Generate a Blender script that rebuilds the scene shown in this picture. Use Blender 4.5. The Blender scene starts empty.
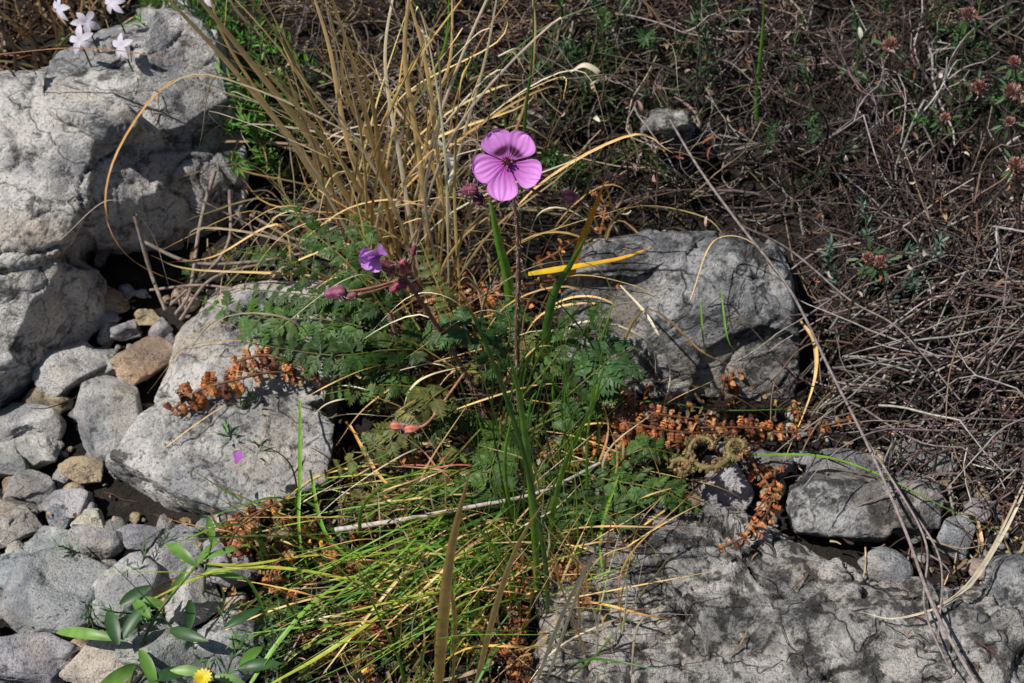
import bpy, bmesh, math, random
import numpy as np
from mathutils import Vector
from mathutils.bvhtree import BVHTree
random.seed(7); rng=np.random.default_rng(7)
R=rng.random
def U(a,b): return a+(b-a)*R()
def A(*x): return np.array(x,dtype=float)
# ---------------- camera geometry ----------------
TH=math.radians(50); D=14.0; K=1400.0
CAM=A(0,-D*math.cos(TH),D*math.sin(TH))
FW=A(0,math.cos(TH),-math.sin(TH)); UPV=A(0,math.sin(TH),math.cos(TH)); RT=A(1,0,0)
def ray(px,py): return FW+RT*(px-512)/K+UPV*(341.5-py)/K
def PZ(px,py,h):
    d=ray(px,py); return CAM+d*((h-CAM[2])/d[2])
def PY(px,py,y):
    d=ray(px,py); return CAM+d*((y-CAM[1])/d[1])
# ---------------- noise ----------------
perm=rng.permutation(256); perm=np.concatenate([perm,perm,perm])
gr=rng.normal(size=(256,3)); gr/=np.linalg.norm(gr,axis=1)[:,None]
def perlin(p):
    p=np.asarray(p,float); i=np.floor(p).astype(int); f=p-i; i&=255
    u=f*f*f*(f*(f*6-15)+10); out=0
    for a in (0,1):
        for b in (0,1):
            for c in (0,1):
                h=perm[perm[perm[(i[:,0]+a)&255]+((i[:,1]+b)&255)]+((i[:,2]+c)&255)]
                g=gr[h]; d=(g*(f-A(a,b,c))).sum(1)
                w=(u[:,0] if a else 1-u[:,0])*(u[:,1] if b else 1-u[:,1])*(u[:,2] if c else 1-u[:,2])
                out=out+d*w
    return out
def fbm(p,o=4):
    s=0;a=1
    for k in range(o): s=s+a*perlin(p*(2**k)+k*17.3); a*=.5
    return s
# ---------------- terrain ----------------
def terr_raw(x,y):
    z=0.10*np.clip(y,0,8)**1.2
    p=np.stack([x*.55,y*.55,x*0+3.3],1)
    z=z+0.28*fbm(p,4)*np.exp(-np.maximum(0,np.hypot(x,y)-12)/20)
    z=z-0.35*np.exp(-(((x+4.3)/1.3)**2+((y+1.5)/2.5)**2))
    z=z+0.25*np.exp(-(((x-0)/1.2)**2+((y+.7)/1.4)**2))
    return z
GX=np.linspace(-13,13,420); GY=np.linspace(-9,14,400)
mx,my=np.meshgrid(GX,GY); TZ=terr_raw(mx.ravel(),my.ravel()).reshape(mx.shape)
def terr(x,y):
    u=(x+13)/26*419; v=(y+9)/23*399
    u=min(max(u,0),418.99); v=min(max(v,0),398.99)
    i=int(u);j=int(v);a=u-i;b=v-j
    return TZ[j,i]*(1-a)*(1-b)+TZ[j,i+1]*a*(1-b)+TZ[j+1,i]*(1-a)*b+TZ[j+1,i+1]*a*b
def G(px,py,h=0):
    z=0
    for _ in range(6):
        p=PZ(px,py,z+h); z=terr(p[0],p[1])
    return PZ(px,py,z+h)
# ---------------- mesh builder ----------------
class MB:
    def __init__(s): s.v=[];s.c=[];s.l=[];s.t=[];s.n=0
    def add(s,v,f,c):
        v=np.asarray(v,float); f=np.asarray(f,int)
        c=np.broadcast_to(np.asarray(c,float),(len(v),3))
        s.v.append(v);s.c.append(c);s.l.append((f+s.n).ravel());s.t.append(np.full(len(f),f.shape[1]));s.n+=len(v)
    def obj(s,name,mat,parent=None,smooth=True):
        me=bpy.data.meshes.new(name)
        v=np.concatenate(s.v);l=np.concatenate(s.l);t=np.concatenate(s.t);c=np.concatenate(s.c)
        me.vertices.add(len(v));me.vertices.foreach_set('co',v.ravel())
        me.loops.add(len(l));me.loops.foreach_set('vertex_index',l)
        me.polygons.add(len(t));me.polygons.foreach_set('loop_start',np.concatenate([[0],np.cumsum(t)[:-1]]).astype(int))
        me.polygons.foreach_set('loop_total',t)
        me.polygons.foreach_set('use_smooth',np.full(len(t),smooth))
        at=me.color_attributes.new('Col','FLOAT_COLOR','POINT')
        at.data.foreach_set('color',np.concatenate([np.clip(c,0,1),np.ones((len(c),1))],1).ravel())
        me.update()
        o=bpy.data.objects.new(name,me);bpy.context.scene.collection.objects.link(o)
        me.materials.append(mat)
        if parent: o.parent=parent
        return o
def empty(name):
    o=bpy.data.objects.new(name,None);bpy.context.scene.collection.objects.link(o);o.empty_display_size=.2
    return o
def nrm(a): return a/(np.linalg.norm(a,axis=-1,keepdims=True)+1e-9)
def spline(P,n):
    P=[np.asarray(p,float) for p in P]
    if len(P)==2: t=np.linspace(0,1,n)[:,None]; return P[0]*(1-t)+P[1]*t
    Q=[2*P[0]-P[1]]+P+[2*P[-1]-P[-2]]; out=[]; m=len(P)-1
    for k in range(n):
        s=k/(n-1)*m; i=min(int(s),m-1); t=s-i
        a,b,c,d=Q[i:i+4]
        out.append(.5*((2*b)+(-a+c)*t+(2*a-5*b+4*c-d)*t*t+(-a+3*b-3*c+d)*t**3))
    return np.array(out)
def frame(path,ref=None):
    T=nrm(np.gradient(path,axis=0))
    if ref is None: ref=A(0,.3,1) if abs(T[:,2]).mean()<.8 else A(0,1,.1)
    S=nrm(np.cross(T,ref)); N=np.cross(S,T)
    return T,S,N
def colgrad(c0,c1,n,k):
    t=np.linspace(0,1,n)[:,None]; c=np.asarray(c0)*(1-t)+np.asarray(c1)*t
    return np.repeat(c,k,0)
def tube(b,path,r0,r1,c0,c1=None,k=4):
    n=len(path);T,S,N=frame(path)
    r=np.linspace(r0,r1,n)[:,None,None]
    a=np.arange(k)*2*math.pi/k
    V=path[:,None,:]+r*(np.cos(a)[None,:,None]*S[:,None,:]+np.sin(a)[None,:,None]*N[:,None,:])
    i=np.arange(n-1)[:,None]*k; j=np.arange(k)[None,:]; j2=(j+1)%k
    F=np.stack([i+j,i+j2,i+k+j2,i+k+j],-1).reshape(-1,4)
    b.add(V.reshape(-1,3),F,colgrad(c0,c1 if c1 is not None else c0,n,k))
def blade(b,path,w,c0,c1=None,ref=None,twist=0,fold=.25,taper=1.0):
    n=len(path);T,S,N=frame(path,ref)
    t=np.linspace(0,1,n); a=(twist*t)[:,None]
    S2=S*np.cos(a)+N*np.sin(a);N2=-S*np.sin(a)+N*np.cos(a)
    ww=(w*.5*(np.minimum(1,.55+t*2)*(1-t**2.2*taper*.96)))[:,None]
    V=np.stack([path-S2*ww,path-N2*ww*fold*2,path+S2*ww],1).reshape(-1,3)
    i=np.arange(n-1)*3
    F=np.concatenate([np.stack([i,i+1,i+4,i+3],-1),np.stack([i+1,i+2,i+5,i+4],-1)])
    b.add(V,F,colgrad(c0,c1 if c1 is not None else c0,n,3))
def leaf(b,p,d,nr,L,W,c,curl=0.0,fold=.2,c1=None,n=5):
    d=nrm(d); s=nrm(np.cross(d,nr)); nr=np.cross(s,d)
    t=np.linspace(0,1,n)
    if abs(curl)>1e-3: al=curl*t; ax=(np.sin(al)/curl*L)[:,None]; az=((1-np.cos(al))/curl*L)[:,None]
    else: ax=(t*L)[:,None]; az=ax*0
    path=p+d*ax-nr*az
    ww=(W*.5*np.sin(math.pi*np.clip(t*.92+.06,0,1))**.8)[:,None]
    V=np.stack([path-s*ww+nr*ww*fold,path,path+s*ww+nr*ww*fold],1).reshape(-1,3)
    i=np.arange(n-1)*3
    F=np.concatenate([np.stack([i,i+1,i+4,i+3],-1),np.stack([i+1,i+2,i+5,i+4],-1)])
    b.add(V,F,colgrad(c,c1 if c1 is not None else c,n,3))
def jit(c,s=.2): 
    c=np.asarray(c,float); return np.clip(c*(1+U(-s,s))*(1+rng.uniform(-s*.3,s*.3,3)),0,1)
def wander(p,d,L,n,turn=.3,g=0.0,zmin=.03,zmax=99):
    p=np.array(p,float);d=nrm(np.array(d,float));out=[p.copy()];st=L/(n-1)
    dd=rng.normal(size=3)*turn*.5
    for _ in range(n-1):
        dd=dd*.6+rng.normal(size=3)*turn
        d=nrm(d+dd*.5+A(0,0,g)); p=p+d*st
        z=terr(p[0],p[1])
        if p[2]<z+zmin: p[2]=z+zmin; d[2]=abs(d[2])*.3
        if p[2]>z+zmax: d[2]=-abs(d[2])
        out.append(p.copy())
    return np.array(out)
# ---------------- materials ----------------
def newmat(name):
    m=bpy.data.materials.new(name);m.use_nodes=True;nt=m.node_tree;nt.nodes.clear();return m,nt,nt.nodes,nt.links
def ramp(N,stops):
    r=N.new('ShaderNodeValToRGB');e=r.color_ramp.elements
    e[0].position=stops[0][0];e[0].color=(*stops[0][1],1);e[1].position=stops[-1][0];e[1].color=(*stops[-1][1],1)
    for p,c in stops[1:-1]:
        x=e.new(p);x.color=(*c,1)
    return r
def noise(N,L,co,sc,det=6,rough=.6,dist=0):
    n=N.new('ShaderNodeTexNoise');n.inputs['Scale'].default_value=sc;n.inputs['Detail'].default_value=det
    n.inputs['Roughness'].default_value=rough;n.inputs['Distortion'].default_value=dist;L.new(co,n.inputs['Vector']);return n.outputs['Fac']
def mix(N,L,fac,a,b,mode='MIX'):
    m=N.new('ShaderNodeMix');m.data_type='RGBA';m.blend_type=mode
    for s,v in ((m.inputs[0],fac),(m.inputs[6],a),(m.inputs[7],b)):
        if isinstance(v,(int,float)): s.default_value=v
        elif isinstance(v,tuple): s.default_value=(*v,1)
        else: L.new(v,s)
    return m.outputs[2]
def foliage(name,trans=.25,rough=.55,var=.35,sc=3.0,spec=.3):
    m,nt,N,L=newmat(name)
    o=N.new('ShaderNodeOutputMaterial');p=N.new('ShaderNodeBsdfPrincipled');at=N.new('ShaderNodeAttribute');at.attribute_name='Col'
    tc=N.new('ShaderNodeTexCoord').outputs['Object']
    f=noise(N,L,tc,sc*6,1,.7)
    r=ramp(N,[(.3,(1-var,)*3),(.7,(1+var,)*3)]);L.new(f,r.inputs[0])
    c=mix(N,L,1.0,at.outputs['Color'],r.outputs[0],'MULTIPLY')
    L.new(c,p.inputs['Base Color']);p.inputs['Roughness'].default_value=rough
    p.inputs['Specular IOR Level'].default_value=spec
    if trans:
        t=N.new('ShaderNodeBsdfTranslucent');L.new(c,t.inputs['Color']);ms=N.new('ShaderNodeMixShader');ms.inputs[0].default_value=trans
        L.new(p.outputs[0],ms.inputs[1]);L.new(t.outputs[0],ms.inputs[2]);L.new(ms.outputs[0],o.inputs[0])
    else: L.new(p.outputs[0],o.inputs[0])
    return m
def rockmat(name,light=(.62,.595,.56),midc=(.32,.32,.325),dark=(.06,.06,.06),tan=(.52,.40,.27),darkamt=.335,usecol=False,sc=1.0,bs=1.0,tanamt=.5,crk=.55,bd=.11):
    m,nt,N,L=newmat(name)
    o=N.new('ShaderNodeOutputMaterial');p=N.new('ShaderNodeBsdfPrincipled')
    tc=N.new('ShaderNodeTexCoord').outputs['Object']
    mp=N.new('ShaderNodeMapping');mp.inputs['Scale'].default_value=(sc,sc,sc*1.2);L.new(tc,mp.inputs[0]);v=mp.outputs[0]
    n1=noise(N,L,v,1.3,5,.68);r1=ramp(N,[(.42,midc),(.56,light)]);L.new(n1,r1.inputs[0]);c=r1.outputs[0]
    n2=noise(N,L,v,.8,3,.6,.4);r2=ramp(N,[(.52,(0,0,0)),(.66,(1,1,1))]);L.new(n2,r2.inputs[0])
    mm=N.new('ShaderNodeMath');mm.operation='MULTIPLY';L.new(r2.outputs[0],mm.inputs[0]);mm.inputs[1].default_value=tanamt
    c=mix(N,L,mm.outputs[0],c,tan)
    n3=noise(N,L,v,3.2,8,.72,.2);r3=ramp(N,[(darkamt+.05,(1,1,1)),(darkamt+.13,(0,0,0))]);L.new(n3,r3.inputs[0])
    mm=N.new('ShaderNodeMath');mm.operation='MULTIPLY';L.new(r3.outputs[0],mm.inputs[0]);mm.inputs[1].default_value=.85
    c=mix(N,L,mm.outputs[0],c,dark)
    n4=noise(N,L,v,30,3,.75);r4=ramp(N,[(.34,(.25,.24,.23)),(.45,(.95,.95,.95)),(.7,(1.15,1.15,1.15))]);L.new(n4,r4.inputs[0])
    c=mix(N,L,.9,c,r4.outputs[0],'MULTIPLY')
    n5=noise(N,L,v,.75,4,.55,.3);r5=ramp(N,[(.488,(1,1,1)),(.5,(.1,.09,.08)),(.508,(1,1,1))]);L.new(n5,r5.inputs[0])
    c=mix(N,L,crk,c,r5.outputs[0],'MULTIPLY')
    if usecol:
        at=N.new('ShaderNodeAttribute');at.attribute_name='Col';c=mix(N,L,1.0,c,at.outputs['Color'],'MULTIPLY')
    L.new(c,p.inputs['Base Color']);p.inputs['Roughness'].default_value=.85;p.inputs['Specular IOR Level'].default_value=.25
    h=None
    def add(a,bv,k):
        q=N.new('ShaderNodeMath');q.operation='MULTIPLY_ADD';L.new(bv,q.inputs[0]);q.inputs[1].default_value=k
        if a is None:q.inputs[2].default_value=0
        else: L.new(a,q.inputs[2])
        return q.outputs[0]
    h=add(h,n3,1.0);h=add(h,n4,.25);h=add(h,r5.outputs[0],.3*crk)
    bm=N.new('ShaderNodeBump');bm.inputs['Strength'].default_value=bs;bm.inputs['Distance'].default_value=bd
    L.new(h,bm.inputs['Height']);L.new(bm.outputs[0],p.inputs['Normal']);L.new(p.outputs[0],o.inputs[0])
    return m
M_rock=rockmat('limestone')
M_rockB=rockmat('limestone_weathered',light=(.66,.63,.59),midc=(.27,.265,.26),dark=(.03,.03,.03),darkamt=.385,sc=1.25,tanamt=.3,crk=.8,bd=.17)
M_block=rockmat('limestone_grey',light=(.44,.44,.44),midc=(.16,.16,.17),dark=(.035,.035,.035),darkamt=.365,tan=(.36,.29,.2),bd=.12)
M_peb=rockmat('limestone_gravel',usecol=True,darkamt=.30,sc=1.7,tanamt=.4,light=(.64,.62,.59),midc=(.35,.35,.36),crk=.3,bd=.09)
M_dry=foliage('dry_straw',.2,.5,.15,sc=1.5)
M_grn=foliage('green_leaf',.3,.42,.2,sc=1.5,spec=.45)
M_fern=foliage('fern_leaf',.25,.5,.3)
M_rust=foliage('dried_fern_leaf',.15,.75,.45,sc=5)
M_twig=foliage('twig_bark',0,.8,.35,sc=3)
M_pet=foliage('petal',.35,.5,.05,sc=6,spec=.2)
m,nt,N,L=newmat('soil');o=N.new('ShaderNodeOutputMaterial');p=N.new('ShaderNodeBsdfPrincipled');tc=N.new('ShaderNodeTexCoord').outputs['Object']
r=ramp(N,[(.3,(.006,.005,.004)),(.55,(.022,.016,.012)),(.75,(.08,.06,.045))]);L.new(noise(N,L,tc,5,6,.75),r.inputs[0]);L.new(r.outputs[0],p.inputs['Base Color'])
p.inputs['Roughness'].default_value=.95;bm=N.new('ShaderNodeBump');bm.inputs['Distance'].default_value=.12;L.new(noise(N,L,tc,14,4,.75),bm.inputs['Height']);L.new(bm.outputs[0],p.inputs['Normal']);L.new(p.outputs[0],o.inputs[0]);M_soil=m
# ---------------- ground sheet ----------------
def axis(a,b,st,far):
    c=list(np.arange(a,b,st));x=b;s=st;hi=[]
    while x<far: hi.append(x);s*=1.35;x+=s
    x=a;s=st;lo=[]
    while x>-far: s*=1.35;x-=s;lo.append(x)
    return np.array(lo[::-1]+c+hi)
X=axis(-8,8,.07,900);Y=axis(-6,10,.07,900);gx,gy=np.meshgrid(X,Y)
gz=terr_raw(gx.ravel(),gy.ravel())+.035*fbm(np.stack([gx.ravel()*4,gy.ravel()*4,gx.ravel()*0],1),3)*(np.hypot(gx,gy).ravel()<14)
b=MB();nx=len(X);i=(np.arange(len(Y)-1)[:,None]*nx+np.arange(nx-1)[None,:]).ravel()
b.add(np.stack([gx.ravel(),gy.ravel(),gz],1),np.stack([i,i+1,i+nx+1,i+nx],1),A(.05,.04,.03));b.obj('ground',M_soil)
# ---------------- rocks ----------------
allV=[];allF=[];cnt=0
def track(v,f):
    global cnt
    allV.extend(v.tolist());allF.extend([[x+cnt for x in ff] for ff in f]);cnt+=len(v)
def chips(v,nn,n,r0,r1,depth,seed,tilt=.3):
    rs=np.random.default_rng(seed)
    for _ in range(n):
        j=rs.integers(len(v));s=v[j];r=rs.uniform(r0,r1);ns=nn[j]+rs.normal(size=3)*tilt;ns/=np.linalg.norm(ns)
        dv=v-s;near=((dv**2).sum(1)<r*r)&(nn@ns>.15)
        sg=dv@ns+depth*r*rs.uniform(.3,1)
        m=near&(sg>0)
        if m.any() and sg[m].max()<.35*r: v[m]-=sg[m][:,None]*ns
    return v
def rock(name,hulls,mat,vox=.04,smooth=3,a=.09,f=1.4,seed=0,n=120,r=(.3,.9),depth=.13,pit=.01,fine=.012,crg=.04,ridge=0):
    bm=bmesh.new()
    for h in hulls:
        vs=[bm.verts.new(PZ(*q)) for q in h]
        res=bmesh.ops.convex_hull(bm,input=vs)
        bad=[e for e in res['geom_interior'] if isinstance(e,bmesh.types.BMVert)]
        bmesh.ops.delete(bm,geom=bad,context='VERTS')
    me=bpy.data.meshes.new('t');bm.to_mesh(me);bm.free()
    ob=bpy.data.objects.new('t',me);bpy.context.scene.collection.objects.link(ob)
    md=ob.modifiers.new('r','REMESH');md.mode='VOXEL';md.voxel_size=vox
    ms=ob.modifiers.new('s','SMOOTH');ms.iterations=smooth;ms.factor=.5
    dg=bpy.context.evaluated_depsgraph_get();ev=ob.evaluated_get(dg);m2=ev.to_mesh()
    nv=len(m2.vertices);v=np.zeros(nv*3);m2.vertices.foreach_get('co',v);v=v.reshape(-1,3)
    nn=np.zeros(nv*3);m2.vertices.foreach_get('normal',nn);nn=nn.reshape(-1,3)
    fs=[list(q.vertices) for q in m2.polygons if len(q.vertices)==4];ev.to_mesh_clear();bpy.data.objects.remove(ob)
    s=v+seed*7.7
    v=v+nn*(a*fbm(s*f,4)+.03)[:,None]
    v=chips(v,nn,n,r[0],r[1],depth,seed*13+1)
    v=chips(v,nn,n*3,r[0]*.35,r[1]*.35,depth,seed*13+2,.4)
    s=v+seed*7.7
    d=fine*fbm(s*6,3)-pit*np.clip(perlin(s*9)-.1,0,1)*4
    if ridge: d+=ridge*(.35-np.abs(perlin(s*A(1.6,2.6,2)+21))-.5*np.abs(perlin(s*A(3.6,5,4)+5)))
    wv=s+.25*np.stack([fbm(s*1.5+k*7,2) for k in range(3)],1)
    d-=crg*np.clip(1-np.abs(perlin(wv*A(.7,.9,1.3)+4))/.022,0,1)+crg*.5*np.clip(1-np.abs(perlin(wv*A(1.9,1.5,2.3)+14))/.03,0,1)
    v=v+nn*d[:,None]
    bb=MB();bb.add(v,np.array(fs),A(1,1,1))
    o=bb.obj(name,mat);track(v,fs);return o
B0=-.5
rock('limestone_boulder',[
 [(-260,90,1.5),(0,135,1.5),(60,85,1.6),(95,130,1.6),(88,190,1.3),(60,250,1.0),(-20,270,1.1),(-260,260,1.2),(100,270,B0),(0,330,B0),(-260,350,B0),(-260,60,B0),(60,60,B0)],
 [(45,65,1.9),(120,12,2.1),(185,18,1.9),(240,65,1.5),(245,110,1.2),(180,125,1.4),(100,130,1.7),(60,110,1.7),(250,200,B0),(150,240,B0),(80,240,B0),(40,150,B0),(200,0,B0)],
 [(85,140,1.5),(235,105,1.1),(250,150,.8),(240,225,.25),(180,245,.25),(100,262,.4),(80,215,1.1),(240,240,B0),(100,290,B0),(200,130,B0)],
 [(-260,260,1.1),(0,265,1.0),(60,262,.9),(105,280,.45),(100,318,.2),(40,360,.2),(-10,400,.2),(-260,430,.3),(100,330,B0),(-10,430,B0),(-260,460,B0),(60,240,B0)]],
 M_rock,vox=.028,a=.13,f=1.1,seed=1,n=130,r=(.3,.9),fine=.02,pit=.012,crg=.08,ridge=.05)
rock('limestone_rock',[
 [(158,392,.5),(190,345,.6),(215,318,.67),(262,285,.75),(330,285,.67),(350,330,.55),(330,400,.5),(200,400,.5),(150,420,B0),(200,290,B0),(350,280,B0),(340,440,B0)],
 [(112,455,.5),(135,425,.58),(200,388,.6),(290,398,.58),(335,430,.5),(328,480,.42),(245,512,.4),(170,490,.44),(106,472,B0),(168,516,B0),(246,538,B0),(340,500,B0),(330,400,B0),(170,390,B0)]],
 M_rock,vox=.026,smooth=2,a=.05,f=1.6,seed=2,n=45,r=(.3,.7),depth=.08,fine=.015,ridge=.03)
rock('limestone_rock',[
 [(568,285,1.0),(600,245,1.25),(680,228,1.35),(755,232,1.3),(785,275,1.0),(795,345,.6),(788,398,.1),(690,412,.05),(610,402,.05),(560,355,.3),(720,300,1.05),(640,330,.8),(560,400,B0),(700,425,B0),(795,415,B0),(800,260,B0),(580,240,B0)]],
 M_block,vox=.026,smooth=1,a=.06,f=1.5,seed=3,n=50,r=(.3,.8),depth=.1,fine=.016,crg=.05,ridge=.04)
rock('limestone_slab',[
 [(548,610,.4),(575,555,.5),(625,522,.5),(690,512,.5),(765,535,.55),(850,572,.5),(865,610,.45),(800,650,.55),(690,690,.6),(540,700,.5),(520,760,B0),(535,590,B0),(610,515,B0),(770,520,B0),(870,590,B0),(860,760,B0)],
 [(800,615,.65),(860,598,.75),(960,612,.72),(1010,620,.7),(1150,640,.75),(1150,800,.75),(760,800,.75),(700,690,.65),(740,640,.65),(860,580,B0),(1150,600,B0),(1150,900,B0),(600,900,B0)],
 [(540,690,.5),(800,670,.6),(800,850,.55),(500,850,.5),(480,900,B0),(520,680,B0),(820,900,B0)]],
 M_rockB,vox=.021,smooth=1,a=.15,f=1.4,seed=4,n=220,r=(.15,.6),depth=.13,pit=.02,fine=.035,crg=.12,ridge=.13)
rock('limestone_rock',[
 [(790,500,.35),(815,483,.42),(860,478,.45),(920,480,.42),(942,500,.35),(935,525,.25),(860,535,.25),(800,528,.25),(785,540,B0),(860,548,B0),(940,540,B0),(930,470,B0),(800,470,B0)],],M_block,vox=.022,smooth=1,a=.05,f=2.2,seed=5,n=30,r=(.2,.5),depth=.1,fine=.015)
rock('limestone_rock',[
 [(982,585,.5),(1010,560,.55),(1080,555,.55),(1090,620,.4),(1010,628,.35),(975,615,.3),(970,640,B0),(1090,650,B0),(1080,540,B0),(985,560,B0)]],M_block,vox=.028,smooth=1,a=.05,f=2,seed=6,n=25,r=(.2,.5),depth=.1)
rock('limestone_rock',[
 [(645,132,1.1),(655,118,1.2),(682,116,1.2),(690,128,1.1),(680,142,.9),(650,150,B0),(690,150,B0),(690,110,B0),(650,110,B0)]],M_rockB,vox=.028,smooth=1,a=.08,f=2,seed=8,n=25,r=(.15,.3),ridge=.06)
ico={}
def icos(k):
    if k not in ico:
        bm=bmesh.new();bmesh.ops.create_icosphere(bm,subdivisions=k,radius=1);bm.verts.ensure_lookup_table()
        ico[k]=(np.array([v.co[:] for v in bm.verts]),np.array([[v.index for v in f.verts] for f in bm.faces]));bm.free()
    return ico[k]
def pebble(b,c,s,rot,col,k=4,npl=13,rough=.07):
    v,f=icos(k);pn=nrm(rng.normal(size=(npl,3)));po=rng.uniform(.55,1.0,npl)
    d=v@pn.T; rr=np.where(d>.05,po/np.maximum(d,.05),9).min(1);rr=np.minimum(rr,1.18)
    off=rng.random(3)*50
    rr=rr+rough*fbm(v*1.5+off,2)
    w=v*rr[:,None]
    if k>=5: w=chips(w,v.copy(),45,.25,.6,.14,int(R()*1e6),.3)+v*(.035*fbm(v*5+off,3))[:,None]
    w=w*np.asarray(s)
    cz,sz=math.cos(rot),math.sin(rot);tl=U(-.3,.3);ct,stt=math.cos(tl),math.sin(tl)
    w=w@np.array([[1,0,0],[0,ct,stt],[0,-stt,ct]])
    w=w@np.array([[cz,sz,0],[-sz,cz,0],[0,0,1]])+c
    b.add(w,f,col);track(w,f.tolist())
def stone(b,cx,cy,w,h,col,k=5,up=.35):
    ry=h/200/.92;rx=w/200;rz=min(rx,ry)*.8
    c=G(cx,cy,rz*up+.1);c=PZ(cx,cy,c[2]);pebble(b,c,(rx*1.14,ry*1.14,rz),U(-.25,.25),col,k)
GRY=(.80,.82,.86);WRM=(1,.93,.82);PNK=(1.0,.74,.58);WHT=(1.05,1.05,1.05);TAN=(.85,.68,.48);DK=(.5,.5,.52)
heroes=[(72,362,58,64,WHT),(98,365,36,42,GRY),(142,364,56,44,PNK),(113,418,78,80,GRY),(22,428,60,50,WHT),(38,448,50,40,WRM),
(85,470,40,26,TAN),(10,460,40,40,WHT),(30,492,54,40,GRY),(5,520,60,40,WRM),(70,500,44,30,GRY),(100,545,60,34,GRY),(55,545,60,36,WHT),
(20,572,60,40,GRY),(60,605,100,74,GRY),(125,590,56,52,WHT),(170,560,50,50,GRY),(195,600,60,50,WHT),(165,650,84,60,GRY),(30,655,80,50,GRY),(100,665,60,46,WRM),
(230,560,50,40,GRY),(225,650,50,50,GRY),(50,400,36,26,TAN),(128,330,34,22,GRY),(150,318,26,20,TAN),(105,300,50,24,TAN),(80,318,60,24,GRY),
(90,522,30,20,WRM),(140,535,40,24,GRY),(15,385,30,22,DK),(160,590,30,30,TAN)]
for q in heroes:
    b=MB();stone(b,*q[:4],jit(q[4],.14));b.obj('stone',M_peb)
for q in [(722,485,48,46,GRY),(882,570,40,30,GRY),(955,535,44,34,GRY),(925,455,60,26,DK),(765,462,40,30,DK),(840,468,60,26,DK),(905,520,40,30,DK),(640,505,40,24,DK),(490,565,50,60,DK),(700,500,30,24,TAN)]:
    b=MB();stone(b,*q[:4],jit(q[4],.08));b.obj('stone',M_peb)
bvh0=BVHTree.FromPolygons(allV,allF)
b=MB()
for _ in range(1200):
    px,py=(U(-60,250),U(290,700)) if R()<.78 else (U(540,1080),U(410,640))
    s=.025+.13*R()**2.4
    g=G(px,py,s*.2+U(0,.08))
    h=bvh0.ray_cast(Vector((g[0],g[1],8)),Vector((0,0,-1)))
    if h[0] is not None and h[0].z>g[2]+.12: continue
    pebble(b,g,(s,s*U(.6,1),s*U(.5,.8)),U(0,6.3),jit([GRY,WRM,WHT,TAN,DK,PNK][int(R()*5.3)],.2),2 if s<.08 else 3)
b.obj('gravel',M_peb)
bvh=BVHTree.FromPolygons(allV,allF)
def surf(x,y):
    z=terr(x,y);h=bvh.ray_cast(Vector((x,y,8)),Vector((0,0,-1)))
    if h[0] is not None and h[0].z>z: return h[0].z,True
    return z,False
def onrock(p,m=.02):
    z,r=surf(p[0],p[1]);return r and z>terr(p[0],p[1])+m
# ---------------- litter ----------------
PAL=[(.12,.07,.04),(.2,.13,.075),(.36,.25,.14),(.08,.05,.04),(.24,.2,.18),(.5,.38,.21),(.16,.06,.03)]
b=MB()
for _ in range(7800):
    px,py=U(-80,1110),U(-60,740)
    if px<210 and 250<py and R()<.93: continue
    if px<260 and py>500 and R()<.6: continue
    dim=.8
    if px>520 and py<450: dim=.22  # litter colour darkened under the shrubs, painting in the deep shade between twigs
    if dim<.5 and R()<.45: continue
    g=G(px,py);
    if onrock(g):
        if R()<.97: continue
        g[2]=surf(g[0],g[1])[0]
        a=U(0,6.3);pp=wander(g+A(0,0,.03),(math.cos(a),math.sin(a),0),U(.08,.4),4,.2,0,.02)
        for q in pp:q[2]=max(q[2],surf(q[0],q[1])[0]+.015)
        blade(b,pp,U(.01,.02),jit(PAL[int(R()*7)],.3));continue
    a=U(0,6.3);l=.1+.7*R()**2
    pp=wander(g+A(0,0,U(.02,.3)),(math.cos(a),math.sin(a),U(-.1,.35)),l,6,.35,-.03,.02)
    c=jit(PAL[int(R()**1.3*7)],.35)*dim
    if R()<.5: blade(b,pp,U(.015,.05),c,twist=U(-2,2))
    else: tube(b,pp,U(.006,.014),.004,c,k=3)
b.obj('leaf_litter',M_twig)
# ---------------- dead shrubs ----------------
TW=[(.38,.33,.31),(.15,.105,.09),(.50,.44,.40),(.07,.05,.045),(.22,.165,.16),(.30,.20,.14),(.10,.065,.055)]
def bush(b,g,n,L,h,r=.013,bias=(0,0)):
    for _ in range(n):
        a=U(0,6.3);e=U(.3,1.35)
        d=A(math.cos(a)*math.cos(e)+bias[0],math.sin(a)*math.cos(e)+bias[1],math.sin(e))
        l=L*U(.5,1.2);p=wander(g+A(U(-.15,.15),U(-.15,.15),0),d,l,13,.27,-.06,.03,h)
        tone=U(.25,1.05);c=jit(TW[int(R()*7)],.3)*tone;rr=r*U(.6,1.6)
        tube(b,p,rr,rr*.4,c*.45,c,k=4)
        for j in range(int(U(2,6))):
            i=int(U(3,12));d2=p[i]-p[i-1]
            q=wander(p[i],nrm(d2)+rng.normal(size=3)*.6,l*U(.15,.45),8,.45,0,.03,h+.4)
            tube(b,q,rr*.6,rr*.25,jit(c,.2),k=3)
            if R()<.5:
                q2=wander(q[3],nrm(q[4]-q[3])+rng.normal(size=3)*.7,l*U(.08,.2),5,.5,0,.03,h+.4);tube(b,q2,rr*.4,rr*.2,jit(c,.2),k=3)
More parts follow.
